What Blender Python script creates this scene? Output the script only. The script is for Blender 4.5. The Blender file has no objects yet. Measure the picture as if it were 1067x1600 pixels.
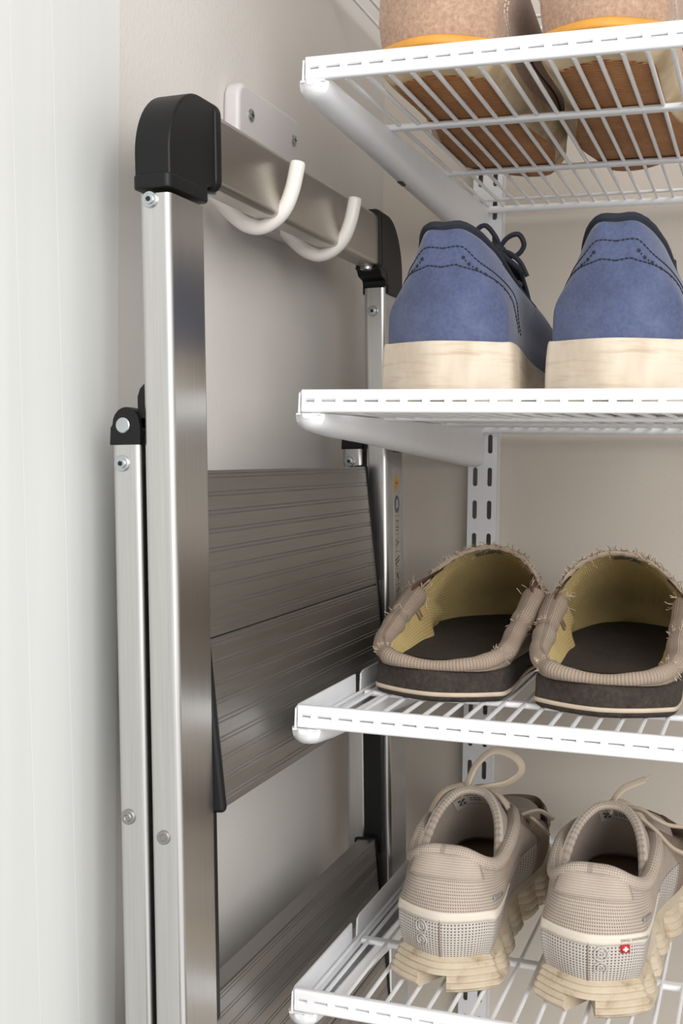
import bpy, bmesh, math, random
from mathutils import Vector, Matrix
random.seed(7)
sc = bpy.context.scene
COL = sc.collection
PI = math.pi

# ------------------------------------------------------------------ camera
cam = bpy.data.cameras.new('camera'); cam.sensor_fit = 'HORIZONTAL'
cam.sensor_width = 36.0; cam.lens = 64.45; cam.clip_start = .01
co = bpy.data.objects.new('camera', cam); COL.objects.link(co)
_r = Vector((.94449, .32825, .01358)); _u = Vector((-.02912, .04248, .99867)); _b = Vector((.32724, -.94363, .04968))
M = Matrix.Identity(4)
for i in range(3):
    M[i][0], M[i][1], M[i][2] = _r[i], _u[i], _b[i]
M.translation = Vector((.341, -1.0885, 1.40)); co.matrix_world = M
sc.camera = co

# ------------------------------------------------------------------ light and exposure
w = bpy.data.worlds.new('world'); sc.world = w; w.use_nodes = True
w.node_tree.nodes['Background'].inputs[0].default_value = (1.0, .995, .985, 1)
w.node_tree.nodes['Background'].inputs[1].default_value = .95
def area(name, loc, target, sx, sy, power, col):
    l = bpy.data.lights.new(name, 'AREA'); l.shape = 'RECTANGLE'; l.size = sx; l.size_y = sy
    l.energy = power; l.color = col
    o = bpy.data.objects.new(name, l); COL.objects.link(o); o.location = loc
    o.rotation_euler = (Vector(target) - Vector(loc)).to_track_quat('-Z', 'Y').to_euler()
area('window_daylight', (1.9, -2.6, 2.3), (.1, -.25, 1.4), 1.6, 1.8, 48, (1, .985, .965))
sc.view_settings.view_transform = 'Standard'; sc.view_settings.look = 'None'
sc.view_settings.gamma = 1; sc.view_settings.use_curve_mapping = False
sc.view_settings.exposure = 0.32

# ------------------------------------------------------------------ materials
def lin(c):
    return tuple(((x/255)/12.92 if x/255 <= .04045 else ((x/255+.055)/1.055)**2.4) for x in c) + (1,)
class NT:
    def __init__(s, name, rough=.5, metal=0.0):
        s.m = bpy.data.materials.new(name); s.m.use_nodes = True
        s.t = s.m.node_tree; s.n = s.t.nodes; s.b = s.n['Principled BSDF']
        s.b.inputs['Roughness'].default_value = rough; s.b.inputs['Metallic'].default_value = metal
    def node(s, typ, **kw):
        o = s.n.new(typ)
        for k, v in kw.items():
            if k.startswith('i_'):
                key = k[2:]; key = int(key) if key.isdigit() else key.replace('_', ' ')
                if isinstance(v, bpy.types.NodeSocket): s.t.links.new(v, o.inputs[key])
                else: o.inputs[key].default_value = v
            else: setattr(o, k, v)
        return o
    def link(s, a, b): s.t.links.new(a, b)
    def coord(s, kind='Object', scale=(1, 1, 1)):
        tc = s.node('ShaderNodeTexCoord'); mp = s.node('ShaderNodeMapping')
        s.link(tc.outputs[kind], mp.inputs['Vector']); mp.inputs['Scale'].default_value = scale
        return mp.outputs[0]
    def noise(s, vec, scale, detail=3, rough=.55):
        o = s.node('ShaderNodeTexNoise'); s.link(vec, o.inputs['Vector'])
        o.inputs['Scale'].default_value = scale; o.inputs['Detail'].default_value = detail; o.inputs['Roughness'].default_value = rough
        return o.outputs['Fac']
    def ramp(s, fac, stops):
        o = s.node('ShaderNodeValToRGB'); s.link(fac, o.inputs[0])
        el = o.color_ramp.elements
        while len(el) < len(stops): el.new(.5)
        for e, (p, c) in zip(el, stops): e.position = p; e.color = c
        return o.outputs[0]
    def mix(s, fac, a, b, mode='MIX'):
        o = s.node('ShaderNodeMix', data_type='RGBA', blend_type=mode)
        for v, k in ((fac, 0), (a, 6), (b, 7)):
            if isinstance(v, bpy.types.NodeSocket): s.link(v, o.inputs[k])
            else: o.inputs[k].default_value = v
        return o.outputs[2]
    def math(s, op, a, b=0.0):
        o = s.node('ShaderNodeMath', operation=op)
        for v, k in ((a, 0), (b, 1)):
            if isinstance(v, bpy.types.NodeSocket): s.link(v, o.inputs[k])
            else: o.inputs[k].default_value = v
        return o.outputs[0]
    def color(s, c):
        if isinstance(c, bpy.types.NodeSocket): s.link(c, s.b.inputs['Base Color'])
        else: s.b.inputs['Base Color'].default_value = c
    def bump(s, h, strength=.3, dist=.001):
        o = s.node('ShaderNodeBump'); s.link(h, o.inputs['Height'])
        o.inputs['Strength'].default_value = strength; o.inputs['Distance'].default_value = dist
        s.link(o.outputs[0], s.b.inputs['Normal'])
def plain(name, rgb, rough=.5, metal=0, var=.06, scale=60, bump=0, bscale=300):
    t = NT(name, rough, metal); v = t.coord()
    c = lin(rgb); d = tuple(x*(1-var*2) for x in c[:3]) + (1,); e = tuple(min(1, x*(1+var)) for x in c[:3]) + (1,)
    t.color(t.ramp(t.noise(v, scale), [(.3, d), (.7, e)]))
    if bump: t.bump(t.noise(v, bscale, 4), bump, .0006)
    return t.m
def fabric(name, rgb, dark, cell=.0016, amount=.6, stain=None, rough=.85, bump=.6):
    """woven or mesh cloth: cells laid out along the surface's own uv (metres)"""
    t = NT(name, rough); tc = t.node('ShaderNodeTexCoord'); sp = t.node('ShaderNodeSeparateXYZ'); t.link(tc.outputs['UV'], sp.inputs[0])
    k = 2*PI/cell
    a = t.math('MULTIPLY', sp.outputs[0], k); b = t.math('MULTIPLY', sp.outputs[1], k)
    p = t.math('SINE', t.math('ADD', a, b)); q = t.math('SINE', t.math('SUBTRACT', a, b))
    h = t.math('MULTIPLY', t.math('ADD', t.math('MULTIPLY', p, q), 1.0), .5)
    n = t.noise(t.coord(), 45, 4)
    base = t.ramp(n, [(.3, tuple(x*.86 for x in lin(rgb)[:3])+(1,)), (.7, lin(rgb))])
    if stain:
        n2 = t.noise(t.coord(), 22, 5)
        base = t.mix(t.ramp(n2, [(.55, (0, 0, 0, 1)), (.75, (.75, .75, .75, 1))]), base, lin(stain))
    f = t.ramp(h, [(.60, (0, 0, 0, 1)), (.85, (amount,)*3+(1,))])
    t.color(t.mix(f, base, lin(dark)))
    t.bump(t.math('SUBTRACT', 1.0, h), bump, .0006)
    return t.m
MT = {}
def wallmat(name, rgb, bump):
    t = NT(name, .75); v = t.coord(); c = lin(rgb)
    t.color(t.ramp(t.noise(v, 9, 5), [(.3, tuple(x*.965 for x in c[:3])+(1,)), (.7, c)]))
    t.bump(t.noise(v, 330, 3), bump, .0012)
    return t.m
MT['plaster'] = wallmat('painted_plaster', (214, 210, 205), .25)
MT['plaster_warm'] = wallmat('painted_plaster_warm', (206, 197, 186), .15)
t = NT('white_painted_boards', .5); v = t.coord('Object', (1, 1, .03))
t.color(t.ramp(t.noise(v, 60, 4), [(.35, lin((214, 216, 214))), (.65, lin((219, 220, 218)))])); MT['board'] = t.m
MT['floor'] = plain('grey_floor', (112, 104, 96), .5)
MT['white_coat'] = plain('white_epoxy_coat', (240, 241, 243), .32, var=.01)
MT['white_metal'] = plain('white_powder_metal', (236, 237, 240), .38, var=.01)
MT['hook_white'] = plain('white_plastic', (228, 224, 218), .35, var=.01)
MT['hook_plate'] = plain('pale_grey_plastic', (206, 202, 203), .4, var=.01)
def brushed(name, rgb, rough, sc_=(1, 1, .02), amp=.12):
    t = NT(name, rough, 1.0); v = t.coord('Object', sc_); c = lin(rgb)
    n = t.noise(v, 900, 3)
    t.color(t.ramp(n, [(.25, tuple(x*(1-amp) for x in c[:3])+(1,)), (.75, c)]))
    r = t.math('ADD', t.math('MULTIPLY', n, .12), rough-.06); t.link(r, t.b.inputs['Roughness'])
    return t.m
MT['alu'] = brushed('anodised_aluminium', (206, 205, 203), .30)
MT['alu_bar'] = brushed('brushed_aluminium_bar', (196, 190, 182), .33, (1, .02, 1))
MT['alu_step'] = brushed('dull_aluminium_tread', (170, 167, 163), .44, (1, .02, 1), .12)
MT['black'] = plain('black_plastic', (17, 17, 18), .45, var=.05, bump=.05); MT['black'].node_tree.nodes['Principled BSDF'].inputs['Specular IOR Level'].default_value = .3
MT['steel'] = plain('zinc_steel', (190, 195, 198), .28, 1)
MT['steel_dark'] = plain('socket_shadow_steel', (60, 62, 64), .4, 1)
MT['rivet'] = plain('dull_rivet', (150, 148, 146), .45, .8)
MT['sticker'] = plain('sticker_film', (176, 170, 160), .35)
MT['ink'] = plain('black_ink', (48, 46, 46), .6)
MT['orange'] = plain('orange_ink', (214, 150, 50), .5)
MT['blue_ink'] = plain('blue_ink', (70, 84, 112), .5)
MT['red'] = plain('red_cloth', (196, 28, 36), .7)
MT['white_thread'] = plain('pale_thread', (214, 200, 180), .9)
# nubuck
t = NT('blue_nubuck', .92); v = t.coord(); n = t.noise(v, 20, 6, .6); n2 = t.noise(v, 500, 3)
c = t.ramp(n, [(.28, lin((56, 64, 92))), (.5, lin((74, 84, 117))), (.74, lin((108, 117, 146)))])
t.color(t.mix(.15, c, t.ramp(n2, [(.3, lin((48, 54, 80))), (.7, lin((118, 126, 156)))])))
t.bump(n2, .25, .0005); t.b.inputs['Sheen Weight'].default_value = .25; MT['nubuck'] = t.m
MT['navy'] = plain('navy_lining', (34, 37, 48), .9, bump=.3)
MT['navy_lace'] = fabric('navy_cord', (40, 41, 52), (16, 16, 22), .0016)
t = NT('stained_pale_rubber', .75); v = t.coord('Object', (1, 1, 9)); n = t.noise(v, 30, 5); n2 = t.noise(t.coord('Object', (1.6, 1, .5)), 26, 3)
c = t.ramp(n2, [(.3, lin((194, 178, 158))), (.5, lin((212, 199, 180))), (.7, lin((220, 209, 194)))])
t.color(t.mix(t.ramp(n, [(.5, (0, 0, 0, 1)), (.75, (.6, .6, .6, 1))]), c, lin((170, 144, 114)))); t.bump(n, .15, .0006); MT['pale_rubber'] = t.m
# suede
t = NT('tan_suede', .95); v = t.coord(); n = t.noise(v, 420, 4, .7); n2 = t.noise(v, 30, 4)
c = t.ramp(n2, [(.3, lin((166, 133, 112))), (.7, lin((190, 157, 133)))])
t.color(t.mix(.45, c, t.ramp(n, [(.3, lin((130, 98, 78))), (.7, lin((212, 182, 156)))])))
t.bump(n, .5, .0007); t.b.inputs['Sheen Weight'].default_value = .3; MT['suede'] = t.m
t = NT('cream_crepe', .8); v = t.coord(); n = t.noise(v, 40, 5)
t.color(t.ramp(n, [(.3, lin((176, 152, 118))), (.6, lin((216, 196, 164)))])); t.bump(t.noise(v, 220, 4), .3, .0008); MT['crepe'] = t.m
t = NT('brown_wave_rubber', .6); v = t.coord(); n = t.noise(v, 30, 4)
wv = t.node('ShaderNodeTexWave', wave_type='BANDS', bands_direction='Y', i_Scale=95.0, i_Distortion=3.0, i_Detail=1.0)
wv.inputs['Detail Scale'].default_value = .8; t.link(v, wv.inputs['Vector'])
c = t.ramp(n, [(.3, lin((184, 120, 62))), (.7, lin((214, 152, 92)))])
t.color(t.mix(t.ramp(wv.outputs['Fac'], [(.2, (.6, .6, .6, 1)), (.5, (0, 0, 0, 1))]), c, lin((88, 46, 18)))); t.bump(wv.outputs['Fac'], .8, .0014); MT['wave'] = t.m
MT['yellow'] = plain('amber_welt', (222, 158, 66), .5)
MT['maroon'] = plain('maroon_leather', (104, 72, 62), .7)
# slippers
t = NT('dark_foam', .95); v = t.coord(); n = t.noise(v, 300, 5, .7); n2 = t.noise(v, 40, 4)
t.color(t.mix(.4, t.ramp(n2, [(.3, lin((44, 38, 34))), (.7, lin((66, 57, 51)))]), t.ramp(n, [(.35, lin((34, 29, 26))), (.75, lin((94, 84, 76)))])))
t.bump(n, .5, .0008); MT['foam'] = t.m
t = NT('worn_footbed', 1.0); v = t.coord(); n = t.noise(v, 420, 5, .75); n2 = t.noise(v, 24, 4)
t.color(t.mix(.3, t.ramp(n2, [(.3, lin((32, 27, 22))), (.75, lin((60, 52, 42)))]), t.ramp(n, [(.4, lin((24, 20, 17))), (.8, lin((96, 84, 66)))])))
t.bump(n, .6, .0008); MT['footbed'] = t.m
MT['canvas'] = fabric('taupe_canvas', (178, 160, 143), (98, 82, 70), .0040, .8, rough=.95)
MT['olive'] = fabric('olive_lining', (214, 190, 130), (146, 122, 74), .0030, .6, (184, 152, 98), rough=.95)
MT['thread'] = plain('frayed_thread', (216, 196, 170), .95)
MT['thread_dark'] = plain('frayed_thread_dark', (120, 98, 80), .95)
MT['gusset'] = plain('brown_elastic', (96, 66, 56), .9, bump=.3)
MT['stripe'] = plain('cream_foxing', (206, 188, 166), .7)
MT['woven_label'] = fabric('woven_grey_label', (128, 124, 108), (70, 72, 72), .0016, .7)
# sneakers
MT['mesh'] = fabric('beige_sport_mesh', (192, 178, 165), (100, 84, 73), .0046, .85, (170, 150, 128))
MT['mesh_open'] = fabric('pale_open_mesh', (206, 198, 190), (84, 75, 70), .0062, .95)
MT['mesh_dark'] = fabric('brown_open_mesh', (150, 130, 114), (74, 58, 48), .0050, .9)
MT['knit'] = fabric('beige_knit_collar', (194, 180, 166), (124, 106, 92), .0036, .7, (178, 158, 136))
MT['lining'] = fabric('grey_lining', (196, 183, 172), (140, 124, 112), .0014, .4)
MT['band'] = plain('off_white_band', (222, 212, 197), .6, var=.05, scale=40)
MT['insole'] = plain('brown_insole', (164, 138, 110), .95, var=.15, scale=40, bump=.3)
t = NT('dirty_cream_foam', .8); v = t.coord(); n = t.noise(v, 45, 6, .65)
t.color(t.ramp(n, [(.28, lin((158, 136, 108))), (.42, lin((198, 182, 158))), (.75, lin((214, 202, 182)))])); t.bump(t.noise(v, 260, 4), .2, .0006); MT['cream_foam'] = t.m
MT['lace'] = fabric('beige_lace', (196, 180, 160), (130, 112, 94), .0018, .6)
MT['grey_reflect'] = plain('grey_reflective_tab', (150, 150, 150), .4)
MT['tag_white'] = plain('white_print', (225, 222, 218), .7)
MT['label_grey'] = plain('pale_grey_label', (196, 188, 180), .7)
MT['emblem'] = plain('raised_emblem', (196, 190, 184), .6)
MT['slot'] = plain('slot_wall', (186, 180, 172), .8)

# ------------------------------------------------------------------ mesh helpers
def V(*a): return Vector(a)
class MB:
    def __init__(s): s.v = []; s.f = []; s.uv = None; s.crease = None
    def add(s, vs, fs):
        o = len(s.v); s.v += [tuple(p) for p in vs]; s.f += [tuple(o+i for i in f) for f in fs]; return s
    def box(s, x0, x1, y0, y1, z0, z1):
        return s.add([(x, y, z) for x in (x0, x1) for y in (y0, y1) for z in (z0, z1)],
                     [(0, 1, 3, 2), (4, 6, 7, 5), (0, 4, 5, 1), (2, 3, 7, 6), (0, 2, 6, 4), (1, 5, 7, 3)])
    def prism(s, poly, axis, a0, a1):
        n = len(poly)
        def pt(p, a):
            return {'x': (a, p[0], p[1]), 'y': (p[0], a, p[1]), 'z': (p[0], p[1], a)}[axis]
        return s.add([pt(p, a0) for p in poly] + [pt(p, a1) for p in poly],
                     [tuple(range(n-1, -1, -1)), tuple(range(n, 2*n))] + [(i, (i+1) % n, n+(i+1) % n, n+i) for i in range(n)])
    def tube(s, path, r, n=8, closed=False, flat=1.0, up=None, cap=True):
        P = [Vector(p) for p in path]; m = len(P); vs = []; fs = []; prev = None
        for i, p in enumerate(P):
            a = P[(i-1) % m] if (closed or i > 0) else P[i]; b = P[(i+1) % m] if (closed or i < m-1) else P[i]
            t = (b-a).normalized()
            if up is not None: nn = Vector(up) - t*t.dot(Vector(up))
            elif prev is None: nn = t.orthogonal()
            else: nn = prev - t*t.dot(prev)
            if nn.length < 1e-6: nn = t.orthogonal()
            nn.normalize(); prev = nn; bb = t.cross(nn)
            rr = r[i] if isinstance(r, (list, tuple)) else r
            for k in range(n):
                an = 2*PI*k/n
                vs.append(p + nn*(math.cos(an)*rr*flat) + bb*(math.sin(an)*rr))
        for i in range(m if closed else m-1):
            j = (i+1) % m
            for k in range(n): fs.append((i*n+k, i*n+(k+1) % n, j*n+(k+1) % n, j*n+k))
        if not closed and cap:
            fs.append(tuple(range(n-1, -1, -1))); fs.append(tuple((m-1)*n+k for k in range(n)))
        return s.add(vs, fs)
    def loft(s, loops, closed=True, cap=(True, True)):
        n = len(loops[0]); m = len(loops); fs = []
        for j in range(m-1):
            for i in range(n if closed else n-1):
                k = (i+1) % n; fs.append((j*n+i, j*n+k, (j+1)*n+k, (j+1)*n+i))
        if cap[0]: fs.append(tuple(range(n-1, -1, -1)))
        if cap[1]: fs.append(tuple((m-1)*n+i for i in range(n)))
        return s.add([p for l in loops for p in l], fs)
    def disc(s, c, axis, r, h, n=16, r2=None, dome=0):
        c = Vector(c); a = Vector(axis).normalized(); u = a.orthogonal().normalized(); w_ = a.cross(u)
        r2 = r if r2 is None else r2
        L = [[c + u*math.cos(2*PI*k/n)*rr + w_*math.sin(2*PI*k/n)*rr + a*hh for k in range(n)] for rr, hh in ((r, 0), (r, h*.7), (r2, h))]
        return s.loft(L)
    def ring(s, c, axis, r, rr, n=16, m=6):
        c = Vector(c); a = Vector(axis).normalized(); u = a.orthogonal().normalized(); w_ = a.cross(u)
        return s.tube([c + u*math.cos(2*PI*k/n)*r + w_*math.sin(2*PI*k/n)*r for k in range(n)], rr, m, True)
    def build(s, name, mat, parent=None, bevel=0, seg=2, ang=40, solid=0, sub=0, loc=None):
        me = bpy.data.meshes.new(name); me.from_pydata(s.v, [], s.f)
        bm = bmesh.new(); bm.from_mesh(me)
        if not s.uv: bmesh.ops.recalc_face_normals(bm, faces=bm.faces)
        if bevel:
            es = [e for e in bm.edges if len(e.link_faces) == 2 and e.calc_face_angle(0) > .5]
            bmesh.ops.bevel(bm, geom=es, offset=bevel, segments=seg, profile=.5, affect='EDGES', clamp_overlap=True)
        bm.to_mesh(me); bm.free()
        if s.uv and not bevel:
            ul = me.uv_layers.new(name='UVMap')
            for lp in me.loops: ul.data[lp.index].uv = s.uv[lp.vertex_index]
        me.polygons.foreach_set('use_smooth', [True]*len(me.polygons))
        me.set_sharp_from_angle(angle=math.radians(ang))
        o = bpy.data.objects.new(name, me); COL.objects.link(o); me.materials.append(MT[mat] if isinstance(mat, str) else mat)
        if s.uv is None:
            md = o.modifiers.new('flat_faces', 'WEIGHTED_NORMAL'); md.keep_sharp = True; md.weight = 80
        if solid:
            md = o.modifiers.new('thickness', 'SOLIDIFY'); md.thickness = solid; md.offset = -1
        if sub:
            md = o.modifiers.new('subdivision', 'SUBSURF'); md.levels = sub; md.render_levels = sub
        if parent: o.parent = parent
        if loc: o.location = loc
        return o
def box(name, mat, parent, x0, x1, y0, y1, z0, z1, bevel=.0008, seg=2):
    return MB().box(x0, x1, y0, y1, z0, z1).build(name, mat, parent, bevel, seg)
def rrect(cx, cy, w_, h_, r, k=4):
    out = []
    for (sx, sy, a0) in ((1, 1, 0), (-1, 1, 90), (-1, -1, 180), (1, -1, 270)):
        for i in range(k+1):
            a = math.radians(a0 + 90*i/k)
            out.append((cx + sx*(w_/2-r) + r*math.cos(a), cy + sy*(h_/2-r) + r*math.sin(a)))
    return out
def tag(o, label, cat, group=None):
    o['label'] = label; o['category'] = cat
    if group: o['group'] = group
    return o
def thing(name, label, cat, loc=(0, 0, 0), rot=(0, 0, 0), group=None):
    o = bpy.data.objects.new(name, None); COL.objects.link(o); o.location = loc; o.rotation_euler = rot
    o.empty_display_size = .02
    return tag(o, label, cat, group)
def stuff(o): o['kind'] = 'stuff'; return o
def catmull(p0, p1, p2, p3, t):
    return ((p1*2) + (p2-p0)*t + (p0*2-p1*5+p2*4-p3)*(t*t) + (p1*3-p0-p2*3+p3)*(t*t*t))*.5
def spline(pts, k=8, closed=False):
    P = [Vector(p) for p in pts]; n = len(P); out = []
    for i in range(n if closed else n-1):
        if closed: a, b, c, d = P[i-1], P[i], P[(i+1) % n], P[(i+2) % n]
        else: a, b, c, d = P[max(i-1, 0)], P[i], P[i+1], P[min(i+2, n-1)]
        out += [catmull(a, b, c, d, j/k) for j in range(k)]
    if not closed: out.append(P[-1])
    return out
class Surf:
    """smooth sheet through rows of control points; u runs along a row, v from row to row"""
    def __init__(s, rows, closed=True):
        s.R = [[Vector(p) for p in r] for r in rows]; s.n = len(rows[0]); s.K = len(rows); s.c = closed
        nn = s.n if closed else s.n-1
        mid = s.R[s.K//2]
        s.lu = sum((mid[(i+1) % s.n]-mid[i]).length for i in range(nn))/nn
        s.lv = sum((s.R[j+1][i]-s.R[j][i]).length for j in range(s.K-1) for i in range(s.n))/((s.K-1)*s.n)
    def row(s, j, u):
        r = s.R[max(0, min(s.K-1, j))]
        if s.c:
            i = int(math.floor(u)); t = u-i; return catmull(r[(i-1) % s.n], r[i % s.n], r[(i+1) % s.n], r[(i+2) % s.n], t)
        u = max(0, min(s.n-1, u)); i = min(int(u), s.n-2); t = u-i
        return catmull(r[max(i-1, 0)], r[i], r[i+1], r[min(i+2, s.n-1)], t)
    def ev(s, u, v):
        v = max(0, min(s.K-1, v)); j = min(int(v), s.K-2); t = v-j
        a, b = s.row(j, u), s.row(j+1, u)
        p = s.row(j-1, u) if j > 0 else a*2-b
        q = s.row(j+2, u) if j+2 < s.K else b*2-a
        return catmull(p, a, b, q, t)
    def nrm(s, u, v):
        e = .03
        v0 = max(0, v-e); v1 = min(s.K-1, v+e)
        n = (s.ev(u+e, v)-s.ev(u-e, v)).cross(s.ev(u, v1)-s.ev(u, v0))
        return n.normalized() if n.length > 1e-12 else Vector((0, 0, 1))
    def pt(s, u, v, off=0):
        return s.ev(u, v) + s.nrm(u, v)*off if off else s.ev(u, v)
    def patch(s, u0, u1, v0, v1, nu, nv, off=0, mb=None, wrap=False):
        mb = mb or MB(); mb.uv = mb.uv or []; o = len(mb.v)
        cols = nu if wrap else nu+1
        for j in range(nv+1):
            for i in range(cols):
                u = u0+(u1-u0)*i/nu; v = v0+(v1-v0)*j/nv
                mb.v.append(tuple(s.pt(u, v, off))); mb.uv.append((u*s.lu, v*s.lv))
        for j in range(nv):
            for i in range(nu):
                k = (i+1) % cols if wrap else i+1
                mb.f.append((o+j*cols+i, o+j*cols+k, o+(j+1)*cols+k, o+(j+1)*cols+i))
        return mb
    def full(s, nu=8, nv=6, v0=0, v1=None, off=0):
        v1 = s.K-1 if v1 is None else v1
        if s.c: return s.patch(0, s.n, v0, v1, s.n*nu, max(1, int((v1-v0)*nv)), off, None, True)
        return s.patch(0, s.n-1, v0, v1, (s.n-1)*nu, max(1, int((v1-v0)*nv)), off)
    def line(s, pts, r, off=.0003, k=6, mb=None, dash=0):
        mb = mb or MB(); P = spline([(u, v, 0) for u, v in pts], k)
        Q = [s.pt(p.x, p.y, off) for p in P]
        if not dash: return mb.tube(Q, r, 5)
        L = [0]
        for a, b in zip(Q, Q[1:]): L.append(L[-1]+(b-a).length)
        d = 0
        def at(x):
            for i in range(len(Q)-1):
                if L[i+1] >= x: return Q[i].lerp(Q[i+1], (x-L[i])/max(1e-9, L[i+1]-L[i]))
            return Q[-1]
        while d < L[-1]-dash*.5:
            mb.tube([at(d), at(d+dash*.35), at(min(L[-1], d+dash*.7))], r, 5); d += dash
        return mb
def strand(mb, p, d, ln, r, curl=.4):
    P = [Vector(p)]; d = Vector(d).normalized()
    for i in range(4):
        d = (d + Vector((random.uniform(-1, 1), random.uniform(-1, 1), random.uniform(-1, 1)))*curl).normalized()
        P.append(P[-1] + d*ln/4)
    mb.tube(P, r, 3, cap=False)
def text_points(body, size):
    cu = bpy.data.curves.new('lettering', 'FONT'); cu.body = body; cu.size = size; cu.align_x = 'CENTER'; cu.align_y = 'CENTER'
    cu.space_character = 1.15
    o = bpy.data.objects.new('lettering', cu); COL.objects.link(o)
    dg = bpy.context.evaluated_depsgraph_get(); me = o.evaluated_get(dg).to_mesh()
    vs = [v.co.copy() for v in me.vertices]; fs = [tuple(p.vertices) for p in me.polygons]
    o.evaluated_get(dg).to_mesh_clear(); bpy.data.objects.remove(o); bpy.data.curves.remove(cu)
    return vs, fs

# ------------------------------------------------------------------ room
def struct(name, mat, x0, x1, y0, y1, z0, z1, bevel=0):
    o = MB().box(x0, x1, y0, y1, z0, z1).build(name, mat, None, bevel); o['kind'] = 'structure'; return o
struct('floor', 'floor', -.2, 1.1, -4.2, .1, -.1, 0)
struct('ceiling', 'plaster', -.1, 1.0, -.75, .1, 2.3, 2.4)
struct('wall_back', 'plaster_warm', 0, .92, 0, .1, 0, 2.3)
struct('wall_left', 'plaster', -.1, 0, -.75, .1, 0, 2.3)
struct('wall_right', 'plaster', .82, .92, -.43, 0, 0, 2.3)
# white boarded jamb where the left wall meets the closet opening
b = MB()
jm = struct('trim_1', 'board', 0, .0018, -.75, -.4885, 0, 2.3, .0012)
def seam(k, z): return -.557 - .0360*k + (1.62-z)*.0544
for k in range(3):
    hi = [(max(-.747, seam(k-1, z)-.0004) if k else -.4910, z) for z in (.9, 2.3)]
    lo = [(max(-.749, seam(k, z)), z) if k < 2 else (-.7485, z) for z in (.9, 2.3)]
    o = MB().prism([lo[0], hi[0], hi[1], lo[1]], 'x', .0004, .0019).build('board', 'board', None, .0002)
    o.parent = jm

# ------------------------------------------------------------------ wire shelves
FRONT = -.4125; PITCH = .0131
RB = [1.768-.0012, 1.6155, 1.4223, 1.2342, 1.0608]          # underside of each front rail
bar = MB()
def rail_mesh(x0, x1):
    m = MB()
    for z in (.0034, .0106):
        m.prism(rrect(FRONT+.0028, z, .0056, .00655, .0018), 'x', x0, x1)
    k = 0; x = .1039 - 2*PITCH
    while x < x1:
        if x > x0+.003: m.box(x-.0021, x+.0021, FRONT+.0001, FRONT+.005, .004, .010)
        x += PITCH
    m.box(x0, x0+.0025, FRONT+.0001, FRONT+.005, .004, .010)
    return m
def shelf(label, zb, x0, x1, front_rail):
    t = thing('wire_shelf', label, 'shelf', (.45, -.2, zb), group='white wire shelves')
    ox, oy = -.45, .2
    def P(o): o.location = (ox, oy, 0); return o
    P(front_rail.build('front_rail', 'white_coat', t, 0, ang=50))
    xs = []; x = .1039 - math.floor((.1039-x0-.001)/PITCH)*PITCH
    while x < x1-.002: xs.append(x); x += PITCH
    z0 = .0013
    wm = MB().tube([(0, FRONT+.003, .005), (0, FRONT+.006, z0), (0, -.2, z0), (0, -.0195, z0)], .0014, 8, up=(1, 0, 0))
    first = None
    for x in xs:
        if first is None: first = wm.build('wire', 'white_coat', t); o = first
        else: o = first.copy(); COL.objects.link(o); o.parent = t
        o.location = (ox+x, oy, 0)
    rm = MB().prism(rrect(0, -.0008, .0085, .0040, .0019), 'x', x0+.005, x1)
    r0 = None
    for y in (-.2945, -.1545):
        if r0 is None: r0 = rm.build('cross_rod', 'white_coat', t); o = r0
        else: o = r0.copy(); COL.objects.link(o); o.parent = t
        o.location = (ox, oy+y, z0)
    m = MB(); xl = max(x0, .1012)
    m.tube([(xl, -.0205, z0-.0032), (x1, -.0205, z0-.0032)], .0031, 10)
    m.prism(rrect(-.045, z0, .005, .0022, .001), 'x', xl, x1)
    P(m.build('back_rail', 'white_coat', t))
    return t
S_LABELS = ['white wire shelf above the tan shoes, cut off by the top of the frame',
            'white wire shelf seen from below, carrying the tan suede shoes',
            'white wire shelf at eye level, carrying the blue nubuck shoes',
            'white wire shelf carrying the frayed canvas slippers',
            'white wire shelf carrying the beige mesh sneakers, lowest in the photo']
for i, z in enumerate(RB):
    x0 = .0805 if i else .006
    shelf(S_LABELS[i], z, x0, .815, rail_mesh(x0, .815))
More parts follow.
